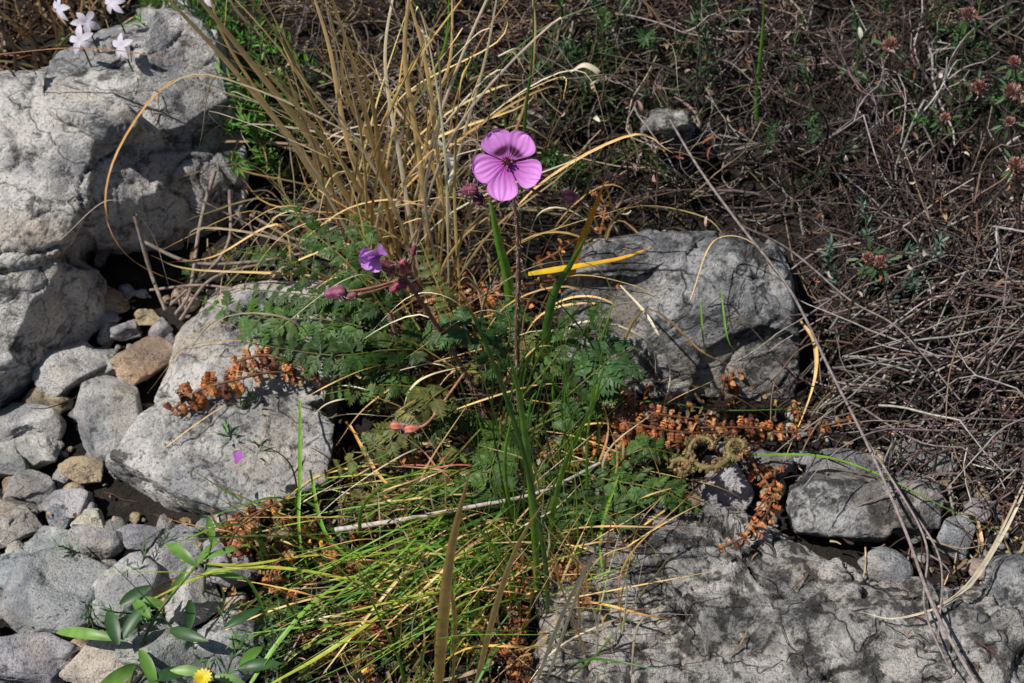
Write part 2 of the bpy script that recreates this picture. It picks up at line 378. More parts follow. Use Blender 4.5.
for (x0,x1,y0,y1,n) in [(560,760,-40,215,22),(760,930,-40,250,24),(900,1100,-40,300,24),(850,1100,250,470,20),(400,620,-60,130,15)]:
    b=MB()
    for _ in range(n):
        g=G(U(x0,x1),U(y0,y1))
        if onrock(g,.3): continue
        hh=U(1.0,2.8) if x0!=850 else U(.5,1.2)
        bush(b,g,7,U(1.3,2.8),hh,bias=(U(-.2,.4),U(-.3,.1)))
    b.obj('dead_shrub',M_twig)
b=MB()
for _ in range(330):
    g=G(U(800,1100),U(270,520))
    if onrock(g,.1): continue
    a=U(-.6,1.1)+ (3.14 if R()<.3 else 0);p=wander(g+A(0,0,U(.05,.9)),(math.cos(a),math.sin(a),U(0,.5)),U(.8,2.2),12,.14,-.03,.05,1.1)
    c=jit(TW[int(R()*7)],.3)*U(.45,1.05);tube(b,p,.013,.005,c*.7,c,k=4)
for _ in range(140):
    g=G(U(560,1080),U(-20,300),U(.6,1.8));d=rng.normal(size=3)
    leaf(b,g,d,nrm(rng.normal(size=3)),U(.08,.18),U(.02,.05),jit([(.42,.36,.3),(.26,.17,.11),(.22,.08,.04)][int(R()*3)],.3),curl=U(1,3),fold=.5,n=7)
b.obj('dry_stem_tangle',M_twig)
b=MB()
for _ in range(520):
    g=G(U(230,700),U(-40,250))
    if onrock(g,.2): continue
    a=U(0,6.3);p=wander(g+A(0,0,U(.02,.6)),(math.cos(a),math.sin(a)*.6,U(0,1.1)),U(.5,1.9),10,.3,-.08,.05,1.5)
    c=jit([(.36,.26,.14),(.12,.075,.05),(.5,.4,.25),(.2,.16,.14)][int(R()*4)],.3)*U(.35,1.1)
    if R()<.5: blade(b,p,U(.015,.04),c,twist=U(-3,3))
    else: tube(b,p,.011,.005,c,k=3)
b.obj('dry_grass_thatch',M_dry)
# ---------------- hero strands ----------------
def up(pts,k=0.0,n=22,h0=0.0):
    g=G(*pts[0],h0);m=len(pts)-1
    return spline([g]+[PY(px,py,g[1]+k*(i+1)/m) for i,(px,py) in enumerate(pts[1:])],n)
def low(pts,n=26): return spline([G(px,py,h) for px,py,h in pts],n)
STR=(.86,.60,.26);STR2=(.66,.42,.16);PALE=(.84,.72,.50)
b=MB()
H=[([(372,250),(300,150),(225,60),(150,-20)],.07,STR,-.3),([(382,255),(318,150),(245,55),(180,-25)],.075,STR,-.2),([(350,235),(290,140),(228,45),(205,-20)],.045,STR2,0),
([(395,270),(350,150),(330,50),(305,-30)],.06,STR,-.2),([(405,275),(372,140),(352,60),(322,-30)],.05,STR,-.4),([(420,280),(400,160),(385,60),(398,-30)],.045,PALE,.1),
([(430,280),(420,160),(405,60),(412,-30)],.06,STR,0),([(440,250),(438,160),(425,60),(400,-30)],.05,STR,.1),([(400,280),(360,190),(300,110),(255,60)],.05,STR,-.4),
([(410,290),(385,200),(372,100),(350,40)],.05,STR2,-.3),([(420,300),(400,220),(350,130),(300,80)],.035,PALE,-.3),([(440,240),(460,150),(485,60),(500,-20)],.035,PALE,.1),
([(415,240),(430,120),(450,60),(452,-20)],.04,STR,.1),([(400,200),(310,130),(250,110),(160,100)],.03,STR2,-.2),([(470,230),(520,120),(535,40),(530,-20)],.03,STR,.1),
([(360,230),(330,210),(310,140),(285,70)],.05,STR,-.2),([(390,250),(388,180),(345,90),(345,30)],.055,STR,-.2),([(445,300),(425,200),(440,120),(438,40)],.035,PALE,-.2),([(380,290),(330,200),(305,160),(270,120)],.04,PALE,-.3)]
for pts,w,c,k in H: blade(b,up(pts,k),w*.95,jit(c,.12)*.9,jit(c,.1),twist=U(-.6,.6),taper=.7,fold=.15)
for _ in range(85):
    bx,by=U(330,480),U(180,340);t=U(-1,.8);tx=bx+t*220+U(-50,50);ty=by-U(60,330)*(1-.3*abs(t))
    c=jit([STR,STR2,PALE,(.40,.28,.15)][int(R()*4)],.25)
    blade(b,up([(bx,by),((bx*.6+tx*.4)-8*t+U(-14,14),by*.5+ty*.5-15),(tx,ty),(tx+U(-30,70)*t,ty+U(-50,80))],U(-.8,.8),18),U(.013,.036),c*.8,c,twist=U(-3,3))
for _ in range(65):
    bx,by=U(290,620),U(200,420);s=-1 if R()<.6 else 1
    p=up([(bx,by),(bx+s*U(10,40),by-U(40,90)),(bx+s*U(60,110),by-U(40,90)),(bx+s*U(110,170),by-U(-20,60))],U(-.5,.3),20)
    c=jit([STR,PALE,STR2][int(R()*3)],.25);blade(b,p,U(.012,.026),c*.8,c,twist=U(-3,3))
for pts,w,c in [([(235,78,1.5),(170,82,1.7),(118,150,1.7),(106,215,1.3),(135,262,.7),(205,292,.3)],.028,(.6,.34,.12)),
 ([(-10,55,2.2),(80,48,2.3),(170,60,2.3),(260,95,1.7),(300,140,1.0)],.025,(.4,.2,.1)),
 ([(60,240,1.4),(110,200,1.6),(150,230,1.1),(170,290,.3)],.02,(.35,.28,.2)),
 ([(305,215,.7),(325,200,.9),(350,183,1.0)],.1,(.7,.66,.56)),([(436,138,1.6),(452,165,1.4),(440,200,1.1),(415,240,.8)],.09,(.68,.65,.6)),([(498,56,1.3),(520,48,1.4),(550,60,1.4),(575,75,1.3)],.06,(.7,.65,.55)),
 ([(590,85,1.2),(600,75,1.3),(585,65,1.4),(570,72,1.3)],.09,(.7,.6,.46))]:
    blade(b,low(pts),w,c,jit(c,.1),twist=U(-1,1.5))
b.obj('dry_grass_tuft',M_dry)
b=MB()
for pts,w,c,k in [([(437,712),(443,620),(452,545),(470,470)],.10,(.88,.54,.17),0),([(470,710),(495,610),(518,545),(545,500)],.055,(.85,.55,.2),-.1),([(452,700),(455,620),(448,560),(470,500)],.035,STR2,-.1),
 ([(530,700),(560,620),(585,570),(610,530)],.04,PALE,-.2),([(540,700),(575,600),(590,560)],.03,PALE,0)]:
    blade(b,up(pts,k),w,c,jit(c,.1),ref=A(-.3,1,-.6),twist=0,fold=.12,taper=1)
for pts,w,c in [([(350,425,.4),(375,470,.5),(400,500,.45),(420,550,.4)],.035,(.75,.45,.15)),([(800,320,.9),(815,345,.8),(812,390,.6),(780,470,.25)],.045,(.75,.52,.22)),
 ([(1030,480,.5),(1000,540,.5),(960,595,.9),(900,618,1.0),(860,612,1.0)],.03,(.7,.62,.48)),([(1030,470,.5),(985,560,.8),(940,605,1.0),(870,625,1.0)],.022,(.6,.5,.36)),
 ([(620,285,1.1),(650,320,1.3),(670,370,1.0),(660,420,.4)],.025,PALE),([(690,300,1.4),(715,240,1.6),(760,250,1.6),(790,330,1.0)],.012,STR),
 ([(280,540,.5),(340,560,.6),(420,560,.6)],.03,STR),([(300,590,.45),(350,560,.6),(430,575,.6),(500,610,.5)],.03,STR2),([(560,600,.9),(640,585,1.0),(720,570,1.0)],.015,STR),
 ([(420,360,.7),(460,368,.8),(500,362,.7)],.03,PALE),([(400,420,.6),(410,390,.9),(430,375,1.0),(470,365,.9)],.035,(.8,.65,.42)),([(450,560,.5),(500,640,.5),(560,690,.5)],.025,PALE)]:
    blade(b,low(pts),w,c,jit(c,.2),twist=U(-1,1.5))
for _ in range(110):
    bx,by=U(380,640),U(500,690);p=up([(bx,by),(bx+U(-30,30),by-U(20,70)),(bx+U(-80,80),by-U(40,140))],U(-.4,.4),12)
    blade(b,p,U(.013,.028),jit([STR,STR2,PALE][int(R()*3)],.3),twist=U(-2,2))
for _ in range(90):
    x,y=U(270,640),U(330,660);a=U(-.7,.5)+(3.14 if R()<.5 else 0);l=U(60,190);h=U(.5,1.1)
    p=low([(x,y,.15),(x+math.cos(a)*l*.3,y+math.sin(a)*l*.25-8,h),(x+math.cos(a)*l*.7,y+math.sin(a)*l*.6-U(0,14),h),(x+math.cos(a)*l,y+math.sin(a)*l,U(.1,h))],18)
    c=jit([STR,PALE,STR2,(.75,.45,.12)][int(R()*4)],.2);blade(b,p,U(.011,.025),c,twist=U(-2,2))
b.obj('dry_grass_tuft',M_dry)
b=MB()
blade(b,low([(528,274,1.0),(570,267,1.1),(620,258,1.2),(652,247,1.3)]),.13,(.75,.52,.03),(.85,.42,.05),twist=.3)
blade(b,up([(560,330),(575,260),(592,215),(606,178)],-.3),.08,(.38,.36,.05),(.9,.28,.02))
b.obj('yellow_grass_blade',M_grn)
b=MB();tube(b,low([(335,530,.65),(400,520,.75),(470,507,.85),(540,492,.8),(600,463,.7)],40),.024,.014,(.52,.46,.42),(.42,.36,.32),k=7);b.obj('twig',M_twig)
b=MB()
tube(b,low([(670,120,1.7),(700,170,1.7),(740,225,1.7),(790,290,1.4),(830,370,1.0),(870,450,.8),(905,530,.8),(935,610,1.1),(985,700,1.1)],60),.012,.015,(.22,.18,.17),(.27,.22,.21),k=6)
tube(b,low([(740,225,1.7),(790,250,1.4),(850,300,1.2),(900,330,1.1),(960,400,.9)],40),.012,.008,(.2,.16,.15),k=5)
tube(b,low([(860,430,.8),(905,500,.7),(940,560,.8),(938,640,1.1)],40),.012,.008,(.26,.21,.2),k=5)
tube(b,low([(880,460,.8),(925,540,.8),(925,610,1.0),(960,690,1.1)],40),.011,.008,(.26,.21,.2),k=5);b.obj('twig',M_twig)
b=MB()
for pts,r in [([(215,170,.9),(200,225,.5),(190,290,.3),(175,315,.25)],.024),([(230,190,.7),(225,250,.4),(165,310,.25)],.02),([(135,215,1.2),(150,270,.6),(165,310,.3)],.024),([(250,215,.5),(300,240,.4),(340,225,.5)],.018),([(140,240,.6),(190,262,.4),(250,262,.3),(320,250,.3)],.02),([(180,320,.3),(210,280,.4),(260,265,.4),(300,270,.4)],.016),([(150,290,.3),(200,285,.35),(240,290,.4)],.014),([(200,200,.9),(260,230,.5),(330,260,.4)],.012)]:
    tube(b,low(pts,24),r,r*.7,(.24,.19,.16),k=6)
b.obj('twig',M_twig)
# ---------------- green grass ----------------
LG=(.20,.40,.045);MG=(.09,.21,.035);YG=(.40,.44,.06)
b=MB()
for pts,w,c,k in [([(516,345),(508,280),(497,235),(488,188)],.11,(.22,.48,.06),-.2),([(562,405),(546,360),(552,300),(572,262),(590,230)],.09,(.12,.25,.05),-.3),([(525,440),(520,390),(535,350),(600,290)],.05,MG,-.2),
 ([(540,470),(580,440),(600,380),(606,355)],.035,LG,-.1),([(545,560),(560,480),(590,410),(612,372)],.05,LG,-.2),([(540,620),(532,500),(520,400),(508,352)],.06,LG,-.1),([(548,640),(545,560),(520,440),(480,330),(462,300)],.04,MG,-.2),
 ([(530,640),(500,560),(470,520),(440,500)],.03,LG,0),([(500,190),(505,120),(470,60),(425,-20)],.03,MG,0),([(520,240),(525,120),(532,60),(534,-20)],.035,MG,.1),([(757,140),(757,90),(762,40),(765,-20)],.06,(.18,.42,.05),.1),
 ([(545,200),(640,148),(730,95),(790,55)],.03,MG,.1),([(440,170),(480,90),(540,30),(610,0)],.03,MG,.2),([(380,160),(440,60),(450,-20)],.035,LG,.1),([(520,560),(505,470),(515,400)],.04,LG,-.2),([(575,230),(590,180),(600,140)],.03,MG,0)]:
    blade(b,up(pts,k),w,np.array(c)*.85,c,twist=U(-.5,.5))
for pts,w,c in [([(540,600,.6),(600,575,1.0),(640,560,1.0)],.02,LG),([(745,455,.4),(820,456,.5),(880,475,.6),(950,510,.7),(1030,548,.9)],.045,LG),([(560,400,.6),(660,402,.6),(720,410,.5),(800,408,.6),(850,400,.7)],.03,MG),
 ([(700,300,1.5),(705,350,1.2),(720,395,.8)],.02,LG),([(720,290,1.5),(735,350,1.2),(790,330,1.0)],.02,LG),
 ([(240,700,.5),(280,640,.7),(330,590,.8),(430,545,.9),(560,515,.7)],.05,LG),([(180,560,.7),(240,565,.8),(320,555,.8),(420,560,.6)],.04,YG),([(150,600,.6),(220,570,.8),(300,570,.8),(380,590,.6),(430,620,.5)],.04,YG),
 ([(300,400,.8),(300,470,.9),(300,540,.7),(320,600,.5)],.035,LG),([(310,470,.8),(330,540,.7),(400,580,.6),(480,570,.6)],.035,LG),([(260,690,.5),(330,650,.8),(400,600,.8),(450,560,.6)],.045,YG),([(620,470,.7),(600,540,.9),(612,620,1.0)],.025,LG)]:
    blade(b,low(pts),w,c,jit(c,.2),twist=U(-.5,.8))
b.obj('green_grass',M_grn)
b=MB()
for _ in range(90):
    bx,by=rng.normal(390,95),rng.normal(610,50)
    if by>720: continue
    s=1 if bx>U(330,470) else -1
    if R()<.3:s=-s
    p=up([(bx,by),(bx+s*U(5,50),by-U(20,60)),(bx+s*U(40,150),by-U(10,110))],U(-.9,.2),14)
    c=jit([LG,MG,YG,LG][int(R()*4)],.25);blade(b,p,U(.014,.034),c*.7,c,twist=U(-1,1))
for _ in range(95):
    bx,by=rng.normal(505,40),rng.normal(545,40);tx,ty=U(200,470),by+U(-40,150);h=U(.5,1.2)
    p=low([(bx,by,.1),(bx*.75+tx*.25,by*.75+ty*.25-20,h),(bx*.4+tx*.6,by*.4+ty*.6-14,h*.9),(tx,ty,U(.2,.5))],18)
    c=jit([LG,YG,MG,LG,STR][int(R()*5)],.25);blade(b,p,U(.014,.034),c*.8,c,twist=U(-1,1))
for _ in range(90):
    bx,by=U(470,600),U(400,650);p=up([(bx,by),(bx+U(-20,20),by-U(30,80)),(bx+U(-70,70),by-U(70,190))],U(-.5,.2),14)
    c=jit([LG,MG][int(R()*2)],.25);blade(b,p,U(.012,.028),c*.7,c,twist=U(-1,1))
b.obj('green_grass_tuft',M_grn)
# ---------------- erodium leaves / ferns ----------------
def frond(b,path,W,col,npin=14,lob=5,fwd=.55,nr=None,start=.15,curl=.7,lw=.5):
    n=len(path);T,S,N=frame(path,nr if nr is not None else A(0,-.25,1));col=np.asarray(col)
    tube(b,path,.012,.005,col*1.3+A(.06,.015,0),k=4)
    for i in range(npin):
        s=start+(1-start)*(i+.5)/npin; j=min(int(s*(n-1)),n-2);fr=s*(n-1)-j;p=path[j]*(1-fr)+path[j+1]*fr
        u=(s-start)/(1-start);l0=W*.5*(math.sin(math.pi*min(1,.22+.78*u))**.7+.08)
        for sd in (-1,1):
            l=l0*U(.65,1.15);cu=curl*U(.3,1.8)
            d=nrm(S[j]*sd+T[j]*(fwd+U(-.25,.25))+N[j]*U(-.2,.5));nn=nrm(N[j]+S[j]*sd*-.1+rng.normal(size=3)*.28)
            s2=nrm(np.cross(d,nn));c=jit(col,.35)
            leaf(b,p,d,nn,l,l*.12+.012,c,curl=cu,n=4)
            for q in range(lob):
                v=.15+.8*q/lob;al=cu*v;pp=p+d*(math.sin(al)/cu*l)-nn*((1-math.cos(al))/cu*l)
                ll=l*lw*(1-v*.7)
                for s3 in (-1,1): leaf(b,pp,nrm(s2*s3+d*.8),nrm(nn+rng.normal(size=3)*.2),ll,ll*.46,jit(c,.2),curl=.7,n=3,fold=.25)
DG=(.042,.085,.02);MGR=(.062,.12,.026);OL=(.12,.135,.035);BG=(.055,.12,.036)
E1=empty('storksbill_plant')
b=MB()
LV=[([(450,370,.5),(400,340,.9),(330,320,1.0),(262,318,1.0),(200,300,.9)],.72,MGR,19),([(430,340,.7),(370,300,1.1),(310,295,1.1),(240,288,1.0)],.5,DG,16),([(440,350,.7),(390,350,1.0),(330,355,1.1),(245,342,1.0)],.6,DG,16),
([(400,330,.9),(350,265,1.4),(305,225,1.5),(285,195,1.4)],.4,MGR,14),([(420,330,.9),(370,250,1.3),(350,210,1.3)],.35,MGR,12),([(460,380,.7),(430,400,.9),(390,440,.8),(320,475,.6)],.45,OL,14),
([(500,420,.6),(500,440,.9),(490,480,.9),(505,510,.7)],.6,MGR,11),([(520,420,.6),(480,340,1.3),(440,330,1.4),(420,345,1.2)],.45,BG,13),([(540,420,.6),(580,385,1.1),(610,360,1.2),(637,345,1.1)],.65,BG,9),
([(530,430,.5),(590,400,.9),(620,385,1.0)],.4,MGR,9),([(560,470,.5),(610,480,.7),(660,490,.7),(700,510,.6)],.42,MGR,12),([(550,480,.5),(600,510,.7),(640,515,.7)],.4,DG,11),([(520,450,.5),(560,500,.7),(570,540,.6)],.4,MGR,11),
([(480,430,.6),(440,470,.7),(380,500,.6),(330,500,.5)],.4,OL,13),([(470,400,.6),(420,430,.8),(360,440,.7)],.38,DG,12),([(500,380,.6),(510,330,1.1),(500,300,1.3)],.35,BG,10),([(560,400,.5),(600,330,1.1),(590,300,1.2)],.3,DG,9),
([(380,300,.6),(290,262,1.0),(230,250,.9)],.3,DG,12),([(470,350,.7),(440,290,1.2),(420,240,1.3)],.3,OL,11),([(520,400,.7),(560,350,1.2),(575,300,1.3)],.3,MGR,11),([(600,480,.5),(640,450,.8),(680,455,.7)],.32,MGR,10),
([(440,390,.6),(380,385,.8),(320,395,.7)],.4,MGR,12),([(500,450,.6),(470,490,.8),(430,520,.7)],.4,MGR,11)]
for pts,W,c,n in LV: frond(b,low(pts,22),W,c,n)
for _ in range(34):
    x,y=U(330,640),U(330,560);a=U(0,6.3);l=U(40,95)
    frond(b,low([(x,y,.15),(x+math.cos(a)*l*.5,y+math.sin(a)*l*.3-12,.4),(x+math.cos(a)*l,y+math.sin(a)*l*.6,.35)],16),U(.18,.34),[DG,MGR,OL,DG][int(R()*4)],int(U(8,12)),3)
b.obj('leaves',M_fern,E1)
b=MB()
for _ in range(180):
    x,y=rng.normal(380,110),rng.normal(600,65)
    if R()<.3: x,y=U(560,700),U(440,530)
    if R()<.15: x,y=U(200,420),U(180,330)
    g=G(x,y)
    if onrock(g,.1) or y>730 or x<150: continue
    a=U(0,6.3);p=wander(g+A(0,0,.1),(math.cos(a),math.sin(a)*.7,.7),U(.3,.6),9,.2,-.12,.05)
    frond(b,p,U(.14,.26),[DG,MGR,OL,(.2,.12,.03)][int(R()**1.3*4)],int(U(7,10)),2)
b.obj('fern_mat',M_fern)
# flower -------------------------------------------------
def petal(b,c,d,nrm_,L,W,base,edge,blotch=0,cup=.15,k=24):
    d=nrm(d);s=nrm(np.cross(d,nrm_));nn=np.cross(s,d)
    u=np.linspace(0,1,k);v=np.linspace(-1,1,k);uu,vv=np.meshgrid(u,v,indexing='ij')
    w=W*.5*np.clip(np.sin(math.pi*np.clip(uu,0,.9999)**2.0),0,1)**.6+.006
    le=L*uu
    ph=U(0,6)
    z=cup*L*(uu-.3)**2*1.2+.10*W*vv**2*uu-.02*L*np.cos(vv*7+ph)*uu**2+.01*L*np.sin(vv*15+uu*9+ph)
    V=c+d*le[...,None]+s*(w*vv)[...,None]+nn*(z+.02)[...,None]
    vein=np.abs(np.sin(vv*8.5))**10*np.clip(1-uu*.7,0,1)
    t=np.clip(uu*1.3-.1,0,1)[...,None]
    col=np.asarray(base)*(1-t)+np.asarray(edge)*t
    col=col*(1-.45*vein[...,None]*A(.5,1,.25))
    if blotch:
        m=np.clip(1.9*np.exp(-(((uu-.36)/.11)**2+((vv)/.85)**2)),0,1)
        col=col*(1-m[...,None]*blotch)+A(.07,.005,.045)*m[...,None]*blotch
    i=(np.arange(k-1)[:,None]*k+np.arange(k-1)[None,:]).ravel()
    b.add(V.reshape(-1,3),np.stack([i,i+1,i+k+1,i+k],1),col.reshape(-1,3))
stem=up([(520,425),(517,340),(519,260),(515,200),(508,160)],-.25,40)
FC=stem[-1]+A(0,-.06,.03)
tocam=nrm(CAM-FC);fn=nrm(tocam+A(-.14,0,.16));fs=nrm(np.cross(A(0,0,1),fn));fu=np.cross(fn,fs)
PB=(.46,.06,.44);PE=(.88,.36,.90)
b=MB()
for ang,L,W,bl,dz in [(-92,.285,.215,.0,.0),(-20,.27,.21,.0,.004),(202,.26,.205,.0,.004),(126,.245,.215,.98,.02),(58,.245,.215,.98,.024)]:
    a=math.radians(ang);petal(b,FC+fn*dz,fs*math.cos(a)+fu*math.sin(a),fn,L,W,PB if not bl else (.5,.12,.5),PE,bl,cup=U(.05,.2),k=34)
b.obj('petals',M_pet,E1)
b=MB()
for i in range(10):
    a=i*.628;d=fs*math.cos(a)+fu*math.sin(a);p=spline([FC,FC+fn*.06+d*.012,FC+fn*.09+d*(.026 if i%2 else .04)],6)
    tube(b,p,.005,.004,(.25,.03,.12),(.18,.02,.08),k=4);pebv,pf=icos(1)
    b.add(pebv*.010+p[-1],pf,(.13,.015,.03) if i%2 else (.35,.22,.06))
tube(b,spline([FC,FC+fn*.11],4),.014,.01,(.4,.33,.08),k=6)
for i in range(5):
    a=math.radians(92+72*i);leaf(b,FC-fn*.015,fs*math.cos(a)+fu*math.sin(a)-fn*.15,fn,.14,.045,(.14,.11,.03),n=5)
b.obj('stamens_and_sepals',M_pet,E1)
RS=(.24,.10,.07)
def hairy(b,p,r0,r1,c0,c1=None,nh=200,hl=.05):
    tube(b,p,r0,r1,c0,c1,k=8)
    for _ in range(nh):
        i=int(U(0,len(p)-1));q=p[i]+(p[min(i+1,len(p)-1)]-p[i])*R();d=nrm(rng.normal(size=3))
        tube(b,np.array([q,q+d*hl*.5,q+d*hl+A(0,0,-.008)]),.0022,.001,(.55,.45,.42),k=3)
b=MB();hairy(b,stem,.024,.018,(.14,.10,.04),RS,500,.055)
def bud(b,c,d,L,W,col,hair=30):
    v,f=icos(3);d=nrm(d);s=nrm(np.cross(d,A(.1,.3,1)));n=np.cross(s,d)
    t=v[:,2];w=np.sqrt(np.clip(1-t*t,0,1))*(1-.35*t)*(1+.08*np.cos(np.arctan2(v[:,1],v[:,0])*5))
    ang=np.arctan2(v[:,1],v[:,0]);V=c+d*(t*L*.5)[:,None]+s*(np.cos(ang)*w*W*.5)[:,None]+n*(np.sin(ang)*w*W*.5)[:,None]
    cc=np.asarray(col)*(1+.35*np.cos(ang*5))[:,None];b.add(V,f,cc)
    for _ in range(hair):
        q=V[int(R()*len(V))];e=nrm(q-c+rng.normal(size=3)*.02);tube(b,np.array([q,q+e*.04]),.002,.001,(.5,.4,.4),k=3)
hub=stem[-5]
for px,py,c,L in [(469,190,(.16,.04,.07),.16),(478,200,(.10,.03,.04),.10),(570,196,(.3,.1,.13),.14)]:
    tgt=PY(px,py,hub[1]+.1);p=spline([hub,hub*.5+tgt*.5+A(0,0,-.08),tgt],14);hairy(b,p,.011,.01,RS,nh=25,hl=.035);bud(b,tgt,tgt-hub+A(0,0,.1),L,.09,c)
s2=up([(489,418),(462,368),(432,318),(405,278)],-.1,30);hairy(b,s2,.022,.018,(.26,.11,.08),nh=260)
s3=up([(412,388),(402,358),(390,312)],-.1,20);hairy(b,s3,.024,.02,(.38,.23,.16),nh=150)
s4=up([(455,330),(442,312),(405,270),(392,262)],0,18);hairy(b,s4,.015,.012,(.3,.11,.09),nh=70)
h2=s2[-1]
for px,py,c,L,W in [(398,287,(.28,.05,.09),.17,.07),(386,266,(.2,.06,.06),.2,.09),(335,293,(.24,.08,.13),.2,.11),(350,296,(.16,.08,.07),.14,.09),(404,266,(.32,.08,.09),.18,.09),(414,250,(.3,.06,.08),.14,.05)]:
    tgt=PY(px,py,h2[1]-.05);p=spline([h2,h2*.5+tgt*.5+A(0,0,-.03),tgt],12);tube(b,p,.011,.009,(.25,.09,.07),k=6);bud(b,tgt,(tgt-h2)+A(-.03,0,.03),L,W,c)
for px,py in [(398,426),(412,429)]:
    bud(b,G(px,py,.9),A(1,0,-.1 if px<400 else .3),.14,.075,(.5,.16,.11))
s5=low([(470,365,.8),(445,400,.9),(425,425,.9),(405,427,.9)],18);tube(b,s5,.013,.012,(.4,.18,.12),k=6)
for a_ in range(6):
    c0=G(437,468,.7);d=A(math.cos(a_*1.05),math.sin(a_*1.05)*.7,.3);tube(b,spline([c0,c0+d*.15,c0+d*.3+A(0,0,-.05)],6),.012,.006,(.4,.14,.1),k=4)
b.obj('stems_and_buds',M_twig,E1)
b=MB();fc=PY(379,254,h2[1]-.1)
for dx,dz,L,W in [(-.35,.5,.2,.14),(-1,.15,.17,.12),(-.75,-.5,.16,.12),(.5,.85,.19,.12),(-.1,-.5,.14,.1)]:
    petal(b,fc,A(dx,-.2,dz),A(-.35,-.8,.5),L,W,(.42,.12,.50),(.72,.36,.86),0,cup=.4,k=12)
for px,py in [(237,464),(350,367)]:
    g=G(px,py,.9);petal(b,g,A(.2,.6,.5),A(-.2,-.7,.6),.12,.08,(.4,.08,.45),(.6,.2,.65),0,k=10)
b.obj('side_flower_petals',M_pet,E1)
# ---------------- dried rusty ferns ----------------
RU=[(.46,.17,.06),(.30,.11,.045),(.54,.24,.09),(.18,.07,.035),(.38,.23,.13)]
def rusty(b,path,W,pal=RU,npin=16,curl=2.2):
    n=len(path);T,S,N=frame(path,A(0,-.4,1));tube(b,path,.016,.009,(.2,.09,.04),k=5)
    for i in range(npin):
        s=(i+.5)/npin;j=min(int(s*(n-1)),n-2);p=path[j]
        for sd in (-1,1):
            l=W*.5*(1-.6*s**3)*U(.75,1.25);d=nrm(S[j]*sd+T[j]*U(-.1,.6)+N[j]*U(-.1,.6));nn=nrm(N[j]*U(.5,1)+rng.normal(size=3)*.4)
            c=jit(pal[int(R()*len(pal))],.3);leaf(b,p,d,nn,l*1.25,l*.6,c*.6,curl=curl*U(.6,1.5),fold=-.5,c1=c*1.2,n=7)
            s2=nrm(np.cross(d,nn))
            for q in range(3):
                for s3 in(-1,1): leaf(b,p+d*l*(.2+.2*q)+nn*.005,nrm(s2*s3+d*.5+nn*U(-.3,.5)),nn,l*.42,l*.24,jit(c,.3),curl=2.4,fold=-.3,n=4)
b=MB()
RUP=[([(172,410,.85),(200,390,.9),(235,380,.95),(280,372,.85),(330,385,.7)],.3,17),([(235,362,1.0),(265,355,1.0),(300,365,.95),(345,375,.8)],.26,12),
([(575,402,.6),(620,420,.7),(680,432,.65),(725,432,.5)],.32,18),([(590,430,.5),(640,438,.6),(700,428,.6),(770,428,.5)],.26,18),([(740,425,.5),(790,432,.45),(855,418,.45)],.22,14),([(600,395,.7),(650,412,.7),(700,420,.6)],.24,13),([(585,445,.5),(640,455,.6),(690,440,.6)],.24,13),
([(775,470,.4),(770,505,.5),(755,530,.7),(718,550,.8)],.26,13),([(735,440,.5),(765,480,.5),(775,500,.5)],.22,9),
([(508,565,.4),(520,600,.5),(518,640,.5)],.32,11),([(540,560,.4),(575,575,.6),(590,610,.7)],.27,9),([(225,552,.7),(245,520,.8),(285,500,.8)],.3,11),([(290,545,.4),(270,580,.4),(300,600,.4)],.27,9),
([(435,290,.7),(440,320,.8),(440,345,.7)],.25,8),([(480,300,.6),(500,290,.7),(520,300,.5)],.25,7),([(320,560,.4),(360,565,.4),(400,590,.4)],.27,10),([(600,235,1.2),(605,205,1.3),(590,190,1.2)],.14,5),
([(450,520,.4),(490,530,.5),(520,520,.4)],.25,9),([(380,450,.4),(410,455,.5),(440,470,.4)],.23,8),([(350,620,.4),(380,640,.4),(420,640,.4)],.28,10),([(500,640,.4),(520,665,.4),(510,700,.4)],.3,8)]
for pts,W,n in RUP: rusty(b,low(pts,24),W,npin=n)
for _ in range(60):
    x,y=(U(230,600),U(470,690)) if R()<.6 else ((U(400,560),U(260,400)) if R()<.5 else (U(560,800),U(390,460)))
    a=U(0,6.3);l=U(15,40)
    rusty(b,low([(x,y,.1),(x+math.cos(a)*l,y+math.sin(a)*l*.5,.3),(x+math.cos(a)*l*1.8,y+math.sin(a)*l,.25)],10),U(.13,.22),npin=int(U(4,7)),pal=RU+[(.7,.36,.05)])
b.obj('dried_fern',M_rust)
b=MB()
OLV=[(.15,.14,.05),(.22,.16,.07),(.11,.12,.04),(.26,.13,.06)]
for cx,cy,r,ph in [(706,448,27,0),(738,447,13,1.5),(682,468,12,3)]:
    pts=[(cx+math.cos(t+ph)*r*(1-t/8),cy+math.sin(t+ph)*r*(1-t/8)*.9,.75+.02*t) for t in np.linspace(0,6.6,14)]
    P_=low(pts,50);tube(b,P_,.03,.012,(.22,.18,.08),(.30,.20,.09),k=6)
    rusty(b,P_,.13,OLV,24,2.0)
b.obj('curled_fern_frond',M_rust)
b=MB()
for _ in range(1000):
    x=int(R()*5)
    cx,cy,sx,sy=[(400,560,110,60),(480,300,60,35),(680,425,80,20),(520,610,40,40),(250,520,40,50)][x]
    px,py=rng.normal(cx,sx),rng.normal(cy,sy);g=G(px,py)
    if onrock(g,.35): continue
    g[2]=surf(g[0],g[1])[0];leaf(b,g+A(0,0,U(.02,.3)),rng.normal(size=3),nrm(rng.normal(size=3)+A(0,0,1)),U(.04,.11),U(.03,.06),jit(RU[int(R()*5)],.3)*A(1.0,1.1,1),curl=U(.5,2.5),n=4)
b.obj('dried_leaf_litter',M_rust)
